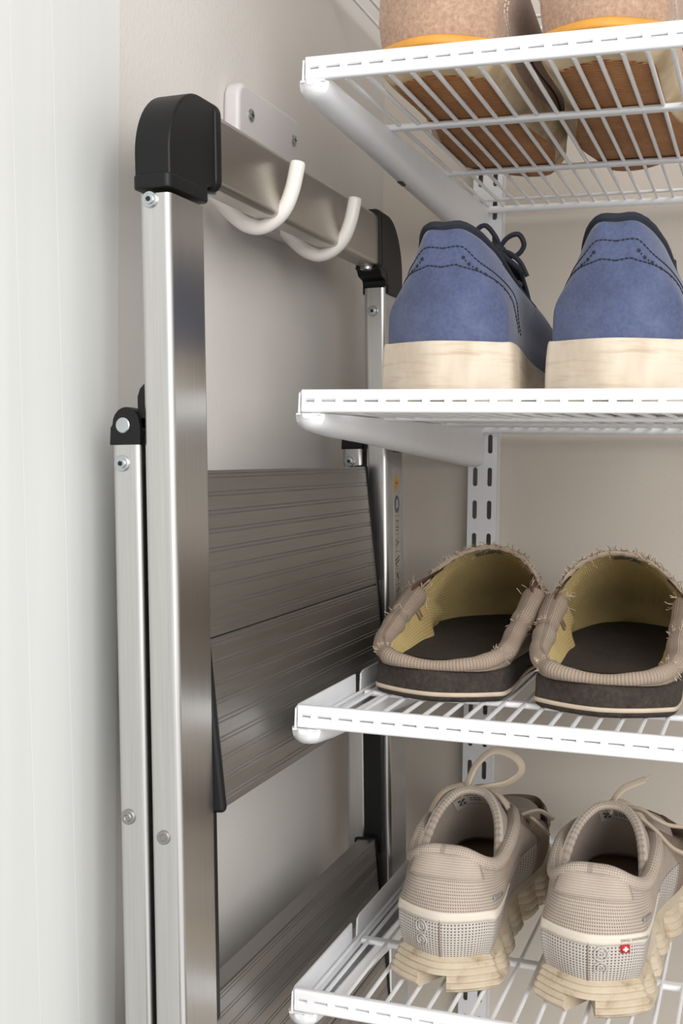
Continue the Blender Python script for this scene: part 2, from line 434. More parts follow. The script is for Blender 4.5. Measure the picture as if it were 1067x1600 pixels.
# brackets: open-topped channel, deeper towards the wall, with a taller notched lip on the wall side
prof = [(-.4140, .0035), (-.4125, .0072), (-.409, .0098), (-.402, .0114), (-.375, .0138), (-.3076, .0172), (-.229, .0226), (-.134, .0282), (-.045, .0340), (-.0165, .0345)]
def bracket(label, zb):
    t = thing('shelf_bracket', label, 'bracket', (.0945, -.0165, zb-.0345), group='white shelf brackets')
    ox, oy, oz = -.0945, .0165, .0345
    loops = []
    for y, d in prof:
        f = (y+.4140)/.3975; xl = .0750+.0110*f; xr = .0945+.0088*f; th = .0012
        if y < -.4085: xl += (.0085)*(1-(y+.4140)/.0055)*.8; xr -= .0085*(1-(y+.4140)/.0055)*.8
        r = min((xr-xl)*.45, d*.8); top = -.0002
        pts = [(xl, top)]
        for a in range(5): an = PI + a*PI/8; pts.append((xl+r+r*math.cos(an), -d+r+r*math.sin(an)))
        for a in range(5): an = 1.5*PI + a*PI/8; pts.append((xr-r+r*math.cos(an), -d+r+r*math.sin(an)))
        pts.append((xr, top)); pts.append((xr-th, top))
        ri = max(r-th, .0004)
        for a in range(5): an = 2*PI - a*PI/8; pts.append((xr-th-ri+ri*math.cos(an), -d+th+ri+ri*math.sin(an)))
        for a in range(5): an = 1.5*PI - a*PI/8; pts.append((xl+th+ri+ri*math.cos(an), -d+th+ri+ri*math.sin(an)))
        pts.append((xl+th, top))
        loops.append([(ox+p[0], oy+y, oz+p[1]) for p in pts])
    MB().loft(loops).build('channel', 'white_metal', t, ang=35)
    MB().prism([(p[0], p[2]) for p in loops[0][:12]], 'y', loops[0][0][1]-.0004, loops[0][0][1]+.0004).build('nose_plate', 'white_metal', t, 0)
    for y0, y1 in ((-.4128, -.300), (-.289, -.020)):
        m = MB().prism([(y0, 0), (y0+.001, .0118), (y0+.006, .0136), (y1-.001, .0136), (y1, 0)], 'x', .0786, .0798)
        m.v = [(ox+p[0], oy+p[1], oz+p[2]) for p in m.v]; m.build('lip', 'white_metal', t)
    m = MB().box(ox+.0788, ox+.0862, oy-.4110, oy-.020, oz-.0010, oz-.0001); m.box(ox+.0775, ox+.0925, oy-.4128, oy-.398, oz-.0012, oz-.0001); m.build('lip_seat', 'white_metal', t)
    m = MB().tube([(ox+.0830, oy-.405, oz+.0013), (ox+.0830, oy-.022, oz+.0013)], .0011, 8); m.build('edge_wire', 'white_coat', t)
    MB().box(ox+.0850, ox+.0890, oy-.238, oy-.224, oz-.0226, oz-.0215).build('slot_hole', 'steel_dark', t)
    m = MB().box(ox+.0945, ox+.0960, oy-.0166, oy-.004, oz-.030, oz-.004).box(ox+.1015, ox+.1030, oy-.0166, oy-.004, oz-.030, oz-.004)
    m.build('wall_hook_tab', 'white_metal', t)
    return t
for i, l in ((1, 'white tapering bracket under the shelf of tan suede shoes'),
             (2, 'white tapering bracket under the shelf of blue shoes, seen side on'),
             (3, 'white bracket at the left end of the slipper shelf'),
             (4, 'white bracket at the left end of the sneaker shelf, lowest in the photo')):
    bracket(l, RB[i])
# slotted upright on the back wall
t = thing('hang_standard', 'white slotted steel upright on the back wall carrying the shelf brackets', 'upright', (.1015, 0, .70))
H = 1.25; m = MB()
xa, xb = -.0131, .0131; sw = .0021; cL, cR = -.0066, .0066; yf = -.0152
for x0, x1 in ((xa, cL-sw), (cL+sw, cR-sw), (cR+sw, xb)): m.box(x0, x1, yf, yf+.0014, 0, H)
SP = .0294; z = .0015; z_first = 1.385-.70-.0147
k0 = int(z_first/SP); z = z_first - k0*SP
sh = .0168
def notch_piece(m, c, z0, z1):
    pts = []
    for i in range(7): a = PI + PI*i/6; pts.append((c - sw*math.cos(a)*-1, z0 + sw + sw*math.sin(a)) )
    lo = [(c+sw*math.cos(PI*i/6), z0 + sw*(1-math.sin(PI*i/6))*0 - 0 + sw*math.sin(PI*i/6)) for i in range(7)]
    # piece between the rounded top of the slot below and the rounded foot of the slot above
    bot = [(c-sw*math.cos(PI*i/6), z0+sw*math.sin(PI*i/6)) for i in range(7)]
    top = [(c+sw*math.cos(PI*i/6), z1-sw*math.sin(PI*i/6)) for i in range(7)]
    m.prism(bot+top, 'y', yf, yf+.0014)
zz = z
while zz + SP < H:
    for c in (cL, cR): notch_piece(m, c, zz+sh-sw, zz+SP+sw)
    zz += SP
for c in (cL, cR): m.box(c-sw, c+sw, yf, yf+.0014, 0, max(.0005, z+sw)); m.box(c-sw, c+sw, yf, yf+.0014, zz+sh-sw, H)
m.build('slotted_face', 'white_metal', t, 0)
m = MB().box(xa, xa+.0014, yf+.0007, -.0001, 0, H).box(xb-.0014, xb, yf+.0007, -.0001, 0, H); m.build('side_flange', 'white_metal', t)
box('back_strip', 'slot', t, xa+.0014, xb-.0014, -.0012, -.0002, 0, H, 0)

# ------------------------------------------------------------------ wall hook
t = thing('wall_hook', 'pale grey double hook plate screwed to the left wall, holding the ladder', 'hook', (0, -.30, 1.50))
m = MB().prism(rrect(.0055, .0955, .1155, .089, .011, 6), 'x', 0, .0118); m.build('plate', 'hook_plate', t, .0032, 3)
def jhook(y):
    P = [(.008, y, .060), (.0125, y, .056), (.018, y, .0505), (.0245, y, .0445), (.032, y, .0395), (.041, y, .0375), (.050, y, .0408), (.0575, y, .048), (.0625, y, .0595), (.0655, y, .073), (.0662, y, .0765)]
    P = spline(P, 5); r = [.0048]*len(P)
    for i in range(5): r[-1-i] = .0048*math.sqrt(max(.02, 1-((5-i)/5.5)**2))
    MB().tube(P, r, 12, up=(0, 1, 0)).build('hook', 'hook_white', t)
jhook(-.085); jhook(.025)
for y, z in ((-.0336, .1212), (.0441, .1237)):
    s_ = MB().disc((.0112, y, z), (1, 0, 0), .0042, .0022, 16, .0034).build('screw', 'steel', t)
    MB().box(.0128, .0135, y-.0024, y+.0024, z-.0005, z+.0005).box(.0128, .0135, y-.0005, y+.0005, z-.0024, z+.0024).build('screw_slot', 'steel_dark', s_)

# ------------------------------------------------------------------ ladder (hung, feet clear of the floor; leans out a little at the foot)
TH = .028; ZB = .25
lad = thing('step_ladder', 'folded aluminium step ladder with black corner caps hanging on the left wall', 'ladder',
            (.056+TH*(1.53-ZB), -.33, ZB), (0, -TH, 0))
def L(y, z): return (y+.33, z-ZB)
def stile(y0, y1):
    m = MB().prism(rrect(-.0087, (y0+y1)/2+.33, .0174, y1-y0, .0035, 4), 'z', 0, 1.2785)
    return m.build('stile', 'alu', lad, ang=50)
sn = stile(-.5352, -.4938); sf = stile(-.1715, -.1260)
for st, y0, y1 in ((sn, -.5352, -.4938), (sf, -.1715, -.1260)):
    MB().prism(rrect(-.0087, (y0+y1)/2+.33, .0200, y1-y0+.003, .004, 4), 'z', -.012, .03).build('rubber_foot', 'black', st, 0)
m = MB().prism(rrect(-.0086, 1.5626-ZB, .0172, .0405, .0042, 4), 'y', -.484+.33, -.178+.33); m.build('top_bar', 'alu_bar', lad, ang=50)
def bolt(parent, x, y, z, ax, R, kind):
    a = MB().disc((x, y, z), ax, R, .0012, 18, R*.9)
    if kind == 'washer':
        o = a.build('washer', 'steel', parent)
        q = Vector((x, y, z)) + Vector(ax)*.001
        MB().disc(q, ax, R*.62, .0012, 14, R*.5).build('bolt_head', 'steel', o)
        qq = q + Vector(ax)*.0009
        MB().disc(qq, ax, R*.33, .0005, 6).build('bolt_socket', 'steel_dark', o)
    else:
        o = a.build('rivet', 'rivet', parent)
        MB().ring(Vector((x, y, z))+Vector(ax)*.0012, ax, R*.45, R*.14, 14, 5).build('rivet_rim', 'rivet', o)
# near and far corner caps
def cap(far):
    def yy(y): return (y if not far else -.6615-y) + .33
    dz = 0 if far else .0065
    lo = 1.5270 + dz
    arc = [(-.4990-.0372*math.cos(a*PI/28), 1.5450+dz*.6 + (.0405-dz*.6)*math.sin(a*PI/28)**1.05) for a in range(15)]
    pts = [(-.5360, lo)] + arc + [(-.4800, 1.5858), (-.4800, 1.5420), (-.4900, 1.5405), (-.4925, 1.5385), (-.4932, lo)]
    o = MB().prism([(yy(y), z-ZB) for y, z in pts], 'x', -.0190, .0012).build('corner_cap', 'black', lad, .0038, 4, 75)
    ya, yb_ = sorted((yy(-.5382), yy(-.4918)))
    MB().prism(rrect(-.0088, (ya+yb_)/2, .0216, yb_-ya, .004), 'z', lo-.0030-ZB, lo+.0045-ZB).build('collar', 'black', o, .0012)
    ya, yb_ = sorted((yy(-.4835), yy(-.4760)))
    MB().prism(rrect(-.0086, 1.5632-ZB, .0220, .0476, .006, 5), 'y', ya, yb_).build('collar', 'black', o, .0018, 3)
    MB().disc((-.009, yy(-.4725), 1.5422-ZB), (0, 0, -1), .0052, .0028, 14, .0036).build('screw_head', 'steel', o)
    if far:
        MB().prism([(yy(-.4765), 1.5400-ZB), (yy(-.4800), 1.5360-ZB), (yy(-.4900), 1.5340-ZB), (yy(-.4915), 1.5300-ZB), (yy(-.5000), 1.5300-ZB), (yy(-.5000), 1.5420-ZB), (yy(-.4700), 1.5420-ZB)], 'x', -.0185, .0008).build('web', 'black', o, .001)
cap(False); cap(True)
bolt(sn, -.0108, -.5352+.33, 1.5255-ZB, (0, -1, 0), .0043, 'washer')
bolt(sf, -.0100, -.1715+.33, 1.5105-ZB, (0, -1, 0), .0042, 'washer')
bolt(sn, -.0100, -.5352+.33, 1.2020-ZB, (0, -1, 0), .0036, 'rivet')
# rear legs, hinges
for far, y0, y1 in ((False, -.5335, -.4945), (True, -.1720, -.1275)):
    cy = (y0+y1)/2+.33; top = 1.4040-ZB
    lg = MB().prism(rrect(-.0284, cy, .0165, y1-y0, .0034, 4), 'z', .01, top).build('rear_leg', 'alu', lad, ang=50)
    MB().prism(rrect(-.0284, cy, .0185, y1-y0+.003, .004, 4), 'z', -.003, .04).build('rubber_foot', 'black', lg)
    m = MB(); ya, yb_ = y0-.0008+.33, y0+.0075+.33
    pr = [(-.0372, top-.001), (-.0196, top-.001), (-.0196, top+.009)] + [(-.0277+.0078*math.cos(PI*i/10), top+.0095+.0088*math.sin(PI*i/10)) for i in range(11)] + [(-.0366, top+.008)]
    hb = m.prism(pr, 'y', ya, yb_).build('hinge_block', 'black', lad, .0008)
    MB().disc((-.0292, ya+.0004, top+.0090), (0, -1, 0), .0040, .0012, 20, .0036).build('hinge_pin', 'steel', hb)
    m = MB().box(-.0215, -.0160, ya+.003, yb_+.014, top+.006, top+.0125).box(-.0200, -.0160, ya+.004, yb_+.012, top-.001, top+.004)
    m.build('hinge_arm', 'black', hb)
    m = MB().prism([(-.0168, top+.006), (-.0224, top+.008), (-.0224, top+.0235), (-.0210, top+.0275), (-.0185, top+.0300), (-.0168, top+.0305)], 'y', ya+.003, yb_+.012)
    m.build('hinge_lug', 'black', hb, .0006)
    bolt(lg, -.0305, y0+.33, top-.0105, (0, -1, 0), .0042, 'washer')
    if not far: bolt(lg, -.0310, y0+.33, 1.2105-ZB, (0, -1, 0), .0040, 'rivet')
# treads: two grooved planks each, black caps at both ends
def tread(ztop, xt, xbm, h, fat):
    ang = math.atan2(xbm-xt, h)
    s_ = bpy.data.objects.new('tread', None); COL.objects.link(s_); s_.parent = lad
    s_.location = (xt, 0, ztop-ZB); s_.rotation_euler = (0, -ang, 0)
    ya, yb_ = -.4900+.33, -.1865+.33
    hp = h/2; first = None
    for k in range(2):
        pts = []; n = 9
        pts.append((-fat, -hp+.0004)); pts.append((-.0008, -hp+.0004)); pts.append((0, -hp+.0012))
        for g in range(n):
            for q in (0, .0022):
                zc = -hp + .005 + g*(hp-.008)/(n-1)*.98 + q
                if zc > -.0016: continue
                pts += [(0, zc-.0005), (-.0003, zc-.0001), (-.0003, zc+.0001), (0, zc+.0005)]
        pts += [(0, -.0012), (-.0008, -.0003), (-fat, -.0003)]
        if first is None:
            first = MB().prism(pts, 'y', ya, yb_).build('plank', 'alu_step', s_, ang=25); o = first
        else:
            o = first.copy(); COL.objects.link(o); o.parent = s_
        o.location = (0, 0, -k*hp)
    for y0, y1 in ((ya-.0050, ya+.0012), (yb_-.0012, yb_+.0035)):
        MB().box(-fat-.004, .0012, y0, y1, -h-.0015, .0012).build('end_cap', 'black', s_, .0025, 3)
    return s_
tread(1.3895, -.0125, .0042, .1845, .012)
tread(1.0975, -.0085, .0060, .1835, .0135)
tread(.80, -.0085, .0060, .1835, .0135)
# black link straps between rear legs and treads
for y in (-.1795, -.4870):
    MB().prism([(-.0190, 1.085-ZB), (-.0050, 1.085-ZB), (-.0052, 1.30-ZB), (-.0190, 1.30-ZB)], 'y', y+.33, y+.336).build('link_strap', 'black', lad, .0008)
# safety sticker on the far stile
stk = MB().box(0.0, .0003, -.1545+.33, -.1375+.33, 1.279-ZB, 1.387-ZB).build('warning_sticker', 'sticker', lad)
yc = -.146+.33
MB().prism([(yc-.0065, 1.3835-ZB), (yc+.0070, 1.3755-ZB), (yc-.0065, 1.3675-ZB)], 'x', .0003, .0005).build('warning_triangle', 'orange', stk)
MB().prism([(yc-.0035, 1.3762-ZB), (yc+.0030, 1.3755-ZB), (yc-.0035, 1.3748-ZB)], 'x', .0005, .0006).build('exclamation_mark', 'ink', stk)
MB().prism([(yc+.0064*math.cos(a*PI/10), 1.3585-ZB+.0072*math.sin(a*PI/10)) for a in range(20)], 'x', .0003, .0005).build('round_sign', 'blue_ink', stk)
MB().prism([(yc-.003, 1.355-ZB), (yc+.003, 1.356-ZB), (yc+.002, 1.362-ZB), (yc-.002, 1.3622-ZB)], 'x', .0005, .0006).build('sign_figure', 'sticker', stk)
m = MB()
def ik(y0, z0, y1, z1, w_=.0006):
    d = Vector((0, y1-y0, z1-z0)); n = Vector((0, -d.z, d.y)).normalized()*w_/2
    a = Vector((.0004, yc+y0, z0-ZB)); b_ = Vector((.0004, yc+y1, z1-ZB))
    m.add([a+n, b_+n, b_-n, a-n], [(0, 1, 2, 3)])
for z in (1.349, 1.3345, 1.3205, 1.3065, 1.294): ik(-.007, z, .007, z, .0003)
ik(-.004, 1.345, .005, 1.345); ik(-.004, 1.340, .005, 1.340); ik(-.004, 1.3375, .003, 1.3375); ik(.001, 1.3365, .001, 1.3465)
ik(-.005, 1.330, .004, 1.327); ik(-.004, 1.325, .005, 1.3285); ik(0, 1.323, .003, 1.332); ik(-.005, 1.323, -.001, 1.3315)
ik(-.006, 1.310, .005, 1.3135, .0012); ik(-.006, 1.313, .005, 1.3165, .0012); ik(-.005, 1.3085, .002, 1.3085)
ik(-.005, 1.300, .005, 1.303); ik(-.004, 1.304, .004, 1.298, .0012); ik(0, 1.296, .001, 1.305)
ik(-.004, 1.288, .004, 1.291, .0012); ik(0, 1.284, .001, 1.293); ik(-.005, 1.2825, .005, 1.2825, .0003)
m.build('pictograms', 'ink', stk)

# ------------------------------------------------------------------ shoes
def outline(Ln, h, wm, wl, bm, bl, toe=0):
    """left foot seen from above, heel at the origin, inner side on +x"""
    return [(0, 0), (.80*h, .38*h), (h, .12*Ln), (wm, .40*Ln), (bm, .66*Ln), (.86*bm, .84*Ln), (.48*bm+toe, .962*Ln), (toe, Ln),
            (-.52*bl+toe, .952*Ln), (-.92*bl, .82*Ln), (-bl, .64*Ln), (-wl, .40*Ln), (-h, .12*Ln), (-.80*h, .38*h)]
def inset(O, d, zf):
    """outline moved inward by d (number or function of y) with height zf(x, y)"""
    n = len(O); out = []
    for i, (x, y) in enumerate(O):
        a = Vector(O[i-1]); b_ = Vector(O[(i+1) % n]); t_ = (b_-a).normalized(); nn = Vector((-t_.y, t_.x))
        dd = d(x, y) if callable(d) else d
        p = Vector((x, y)) + nn*dd
        out.append((p.x, p.y, zf(p.x, p.y) if callable(zf) else zf))
    return out
def mirrored(rows): return [[(-p[0], p[1], p[2]) for p in ([r[0]] + r[:0:-1])] for r in rows]
def sym(half): return half + [(-x, y, z) for x, y, z in half[-2:0:-1]]
def ss(a, b_, x):
    t_ = max(0, min(1, (x-a)/(b_-a))); return t_*t_*(3-2*t_)
def closed_solid(name, rows, mat, parent, nu=8, nv=3):
    S = Surf(rows); m = S.full(nu, nv); n = S.n*nu
    m.f.append(tuple(range(n-1, -1, -1))); k = len(m.v)-n; m.f.append(tuple(k+i for i in range(n)))
    return S, m.build(name, mat, parent, ang=60)

def blue_shoe(label, loc, yaw, mir):
    t = thing('nubuck_shoe', label, 'shoe', loc, (0, 0, yaw), 'blue nubuck shoes')
    Ln = .290; O = outline(Ln, .0410, .0370, .040, .047, .052, .006)
    zt = lambda x, y: .0385 - .017*ss(.08, .17, y)
    R_ = [inset(O, .0018, 0), inset(O, .0004, .0025), inset(O, 0, lambda x, y: zt(x, y)*.55), inset(O, .0012, lambda x, y: zt(x, y)-.001), inset(O, .0034, zt)]
    if mir: R_ = mirrored(R_)
    closed_solid('sole', R_, 'pale_rubber', t)
    U2 = sym([(0, .0085, .081), (.0195, .0150, .081), (.0310, .048, .076), (.0345, .115, .070), (.037, .185, .060), (.032, .235, .050), (.016, .262, .044), (0, .270, .042)])
    U3 = sym([(0, .0145, .1045), (.0120, .0172, .1042), (.0225, .046, .096), (.0265, .088, .083), (.0225, .128, .086), (.0155, .158, .089), (.008, .176, .083), (0, .181, .081)])
    R_ = [inset(O, .0042, lambda x, y: zt(x, y)-.003), inset(O, .0040, lambda x, y: zt(x, y)+.010), inset(O, lambda x, y: .0055+.004*ss(.12, .25, y), lambda x, y: zt(x, y)+.022), U2, U3]
    if mir: R_ = mirrored(R_)
    S = Surf(R_)
    up = S.full(8, 6).build('upper', 'nubuck', t, ang=80, solid=.0018)
    # dark padded rim round the opening
    rim = [S.ev(i/4, 4) + Vector((0, 0, .0004)) for i in range(56)]
    MB().tube([Vector((p.x*.965, p.y+(.0012 if p.y < .05 else 0), p.z+(.0014 if p.y < .03 else .0004))) for p in rim], .0027, 8, True).build('collar_rim', 'navy', t)
    I1 = [(p[0]*.93, p[1]+.003*(1 if p[1] < .08 else -1), p[2]-.002) for p in R_[4]]
    I2 = [(p[0]*.90, p[1]+.004, p[2]-.004) for p in R_[3]]; I3 = [(p[0]*.82, p[1]*.93+.010, .046) for p in R_[1]]
    li = Surf([I1, I2, I3]).full(6, 4); n = 14*6; li.f.append(tuple(len(li.v)-n+i for i in range(n)))
    li.build('lining', 'navy', t, ang=70)
    # tongue and laces
    sgn = -1 if mir else 1
    T = Surf([[(-.020, .182, .076), (0, .186, .083), (.020, .182, .076)], [(-.022, .150, .086), (0, .150, .097), (.022, .150, .086)], [(-.023, .118, .095), (0, .112, .110), (.023, .118, .095)]], False)
    T.full(6, 5).build('tongue', 'navy', t, solid=.003)
    for k in range(4):
        y = .128+.013*k; z = .100-.0052*k; m = MB()
        m.tube(spline([(-.020, y, z-.011), (-.011, y+.002, z-.001), (0, y+.005, z+.0025), (.011, y+.006, z-.0005), (.020, y+.008, z-.011)], 4), .0016, 6)
        m.build('lace', 'navy_lace', t)
    m = MB(); c = Vector((.006*sgn, .134, .110))
    for P in ([(0, 0, 0), (-.012, -.006, .006), (-.016, -.010, .016), (-.008, -.012, .020), (0, -.006, .010), (.002, 0, .001)],
              [(0, 0, 0), (.008, -.004, .010), (.018, -.004, .013), (.022, 0, .004), (.014, .002, -.004), (.002, .002, 0)],
              [(0, 0, 0), (.010, -.004, -.002), (.020, -.006, -.010), (.026, -.004, -.022)], [(0, 0, 0), (-.010, -.006, .004), (-.020, -.008, -.006), (-.025, -.004, -.018)]):
        m.tube([c + Vector((q.x*sgn, q.y, q.z))*.8 for q in spline(P, 5)], .0018, 6)
    m.tube(spline([c+V(-.004, 0, 0), c+V(0, -.004, .003), c+V(.004, 0, 0), c+V(0, .003, -.001), c+V(-.004, 0, 0)], 4), .0024, 6)
    m.build('lace_bow', 'navy_lace', t)
    # stitched heel overlay with punched holes
    m = MB()
    for r_ in (.0000, .46):
        side = [(.0, 3.52-r_*1.05), (.55, 3.54-r_*1.0), (.80, 3.48-r_), (1.15, 3.22-r_*.55), (1.7, 3.06-r_*.55), (2.1, 2.80-r_*.6), (2.35, 2.3-r_*.45), (2.45, 1.75-r_*.3), (2.48, 1.1)]
        if r_: side = [(u*(.72 if i < 4 else .95), v) for i, (u, v) in enumerate(side)]
        for sg in (1, -1): S.line([(sg*u, v) for u, v in side], .00042, .0002, 8, m, .0026)
    S.line([(-3.2, 3.2), (-2.7, 3.55), (-2.2, 3.8)], .0004, .0002, 8, m, .0026); S.line([(3.2, 3.2), (2.7, 3.55), (2.2, 3.8)], .0004, .0002, 8, m, .0026)
    stuff(m.build('stitching', 'navy', t))
    hm = MB()
    for sg in (1, -1):
        path = spline([(.66, 3.28, 0), (.84, 3.06, 0), (1.15, 2.93, 0), (1.6, 2.78, 0), (1.95, 2.55, 0), (2.2, 2.15, 0), (2.32, 1.6, 0)], 6)
        for i in range(1, len(path), 2):
            big = (i//2) % 2 == 0; p = path[i]
            q = S.pt(sg*p.x, p.y, 0); nn = S.nrm(sg*p.x, p.y)
            nn = nn if nn.dot(q-Vector((0, .12, .04))) > 0 else -nn
            hm.disc(q+nn*.00005, nn, .0011 if big else .00055, .0003, 8)
    stuff(hm.build('punched_holes', 'navy', t))
    # toe seam
    m = MB(); S.line([(4.2, .1), (4.5, 1.4), (4.6, 2.6), (5.2, 3.2)], .0006, .0002, 6, m); S.line([(-4.2, .1), (-4.5, 1.4), (-4.6, 2.6), (-5.2, 3.2)], .0006, .0002, 6, m); m.build('toe_seam', 'navy', t)
    return t, S
blue_l, SB = blue_shoe('left blue nubuck shoe, bow of dark laces showing, nearer the bracket', (.1603, -.4055, 1.4252), 0, False)
blue_r, _ = blue_shoe('right blue nubuck shoe with paler scuffs, cut by the right edge of the photo', (.2590, -.4055, 1.4252), 0, True)

def suede_shoe(label, loc, yaw, mir):
    t = thing('suede_shoe', label, 'shoe', loc, (0, 0, yaw), 'tan suede shoes')
    Ln = .295; O = outline(Ln, .0385, .038, .037, .048, .046, .010)
    zt = lambda x, y: .0200 + .003*ss(.2, .27, y)
    lift = lambda x, y: 0
    R_ = [inset(O, lambda x, y: .0125-.004*ss(0, .06, y), lift), inset(O, .0055, lambda x, y: .0035+lift(x, y)), inset(O, .0008, lambda x, y: .010+lift(x, y)), inset(O, .0006, lambda x, y: zt(x, y)-.003+lift(x, y)), inset(O, .003, lambda x, y: zt(x, y)+lift(x, y))]
    if mir: R_ = mirrored(R_)
    closed_solid('sole', R_, 'crepe', t)
    Q = [inset(O, lambda x, y: .0135-.004*ss(0, .06, y), lambda x, y: -.0008+lift(x, y)), inset(O, lambda x, y: .0125-.004*ss(0, .06, y), lambda x, y: .0004+lift(x, y))]
    if mir: Q = mirrored(Q)
    closed_solid('outsole', Q, 'wave', t, 8, 1)
    S2 = Surf(R_)
    S2.patch(-2.1, 2.1, 2.45, 3.7, 30, 4, .0007).build('welt', 'yellow', t, solid=.0007)
    U2 = sym([(0, .000, .060), (.0285, .0145, .060), (.0400, .050, .060), (.0395, .115, .062), (.039, .185, .058), (.034, .235, .050), (.018, .262, .043), (0, .270, .040)])
    U3 = sym([(0, .006, .095), (.0190, .0175, .095), (.0285, .058, .098), (.0290, .100, .100), (.025, .132, .096), (.018, .156, .090), (.009, .170, .084), (0, .174, .082)])
    R_ = [inset(O, .0036, lambda x, y: zt(x, y)-.002+lift(x, y)), inset(O, .0016, lambda x, y: zt(x, y)+.010+lift(x, y)), inset(O, lambda x, y: .0010+.003*ss(.12, .25, y), lambda x, y: zt(x, y)+.019+lift(x, y)), U2, U3]
    if mir: R_ = mirrored(R_)
    S = Surf(R_); S.full(8, 6).build('upper', 'suede', t, ang=80, solid=.002)
    m = MB()
    for sg in (1, -1):
        S.line([(sg*2.25, 0.2), (sg*2.1, 1.2), (sg*1.75, 2.5), (sg*1.35, 3.4), (sg*1.2, 4)], .0005, .0003, 10, m, .0034)
        S.line([(sg*2.38, 0.2), (sg*2.23, 1.2), (sg*1.88, 2.5), (sg*1.48, 3.4), (sg*1.33, 4)], .0005, .0003, 10, m, .0034)
        S.line([(sg*4.0, .2), (sg*4.15, 1.0), (sg*4.3, 1.8), (sg*4.9, 2.7), (sg*5.6, 3.3)], .0009, .0002, 8).build('seam', 'maroon', t)
        S.line([(sg*4.0, .2), (sg*3.7, .9), (sg*3.2, 1.6), (sg*2.7, 2.3)], .0007, .0002, 8).build('seam', 'maroon', t)
    stuff(m.build('stitching', 'white_thread', t))
    I1 = [(p[0]*.93, p[1]+.003*(1 if p[1] < .08 else -1), p[2]-.002) for p in R_[4]]; I3 = [(p[0]*.82, p[1]*.93+.010, .030) for p in R_[1]]
    li = Surf([I1, I3]).full(6, 4); n = 14*6; li.f.append(tuple(len(li.v)-n+i for i in range(n))); li.build('lining', 'gusset', t, ang=70)
    Surf([[(-.018, .178, .078), (0, .180, .085), (.018, .178, .078)], [(-.022, .14, .096), (0, .138, .108), (.022, .14, .096)], [(-.022, .112, .108), (0, .105, .122), (.022, .112, .108)]], False).full(6, 5).build('tongue', 'suede', t, solid=.003)
    for k in range(3):
        y = .136+.013*k; z = .106-.0068*k
        MB().tube(spline([(-.022, y, z-.010), (-.011, y+.002, z+.001), (0, y+.005, z+.0035), (.011, y+.006, z+.001), (.022, y+.008, z-.010)], 4), .0016, 6).build('lace', 'maroon', t)
    return t
suede_shoe('left tan suede shoe on the top wire shelf, nearer the ladder', (.1510, -.4020, 1.6192), math.radians(0), False)
suede_shoe('right tan suede shoe, partly cut by the right edge of the photo', (.2475, -.4020, 1.6192), math.radians(0), True)

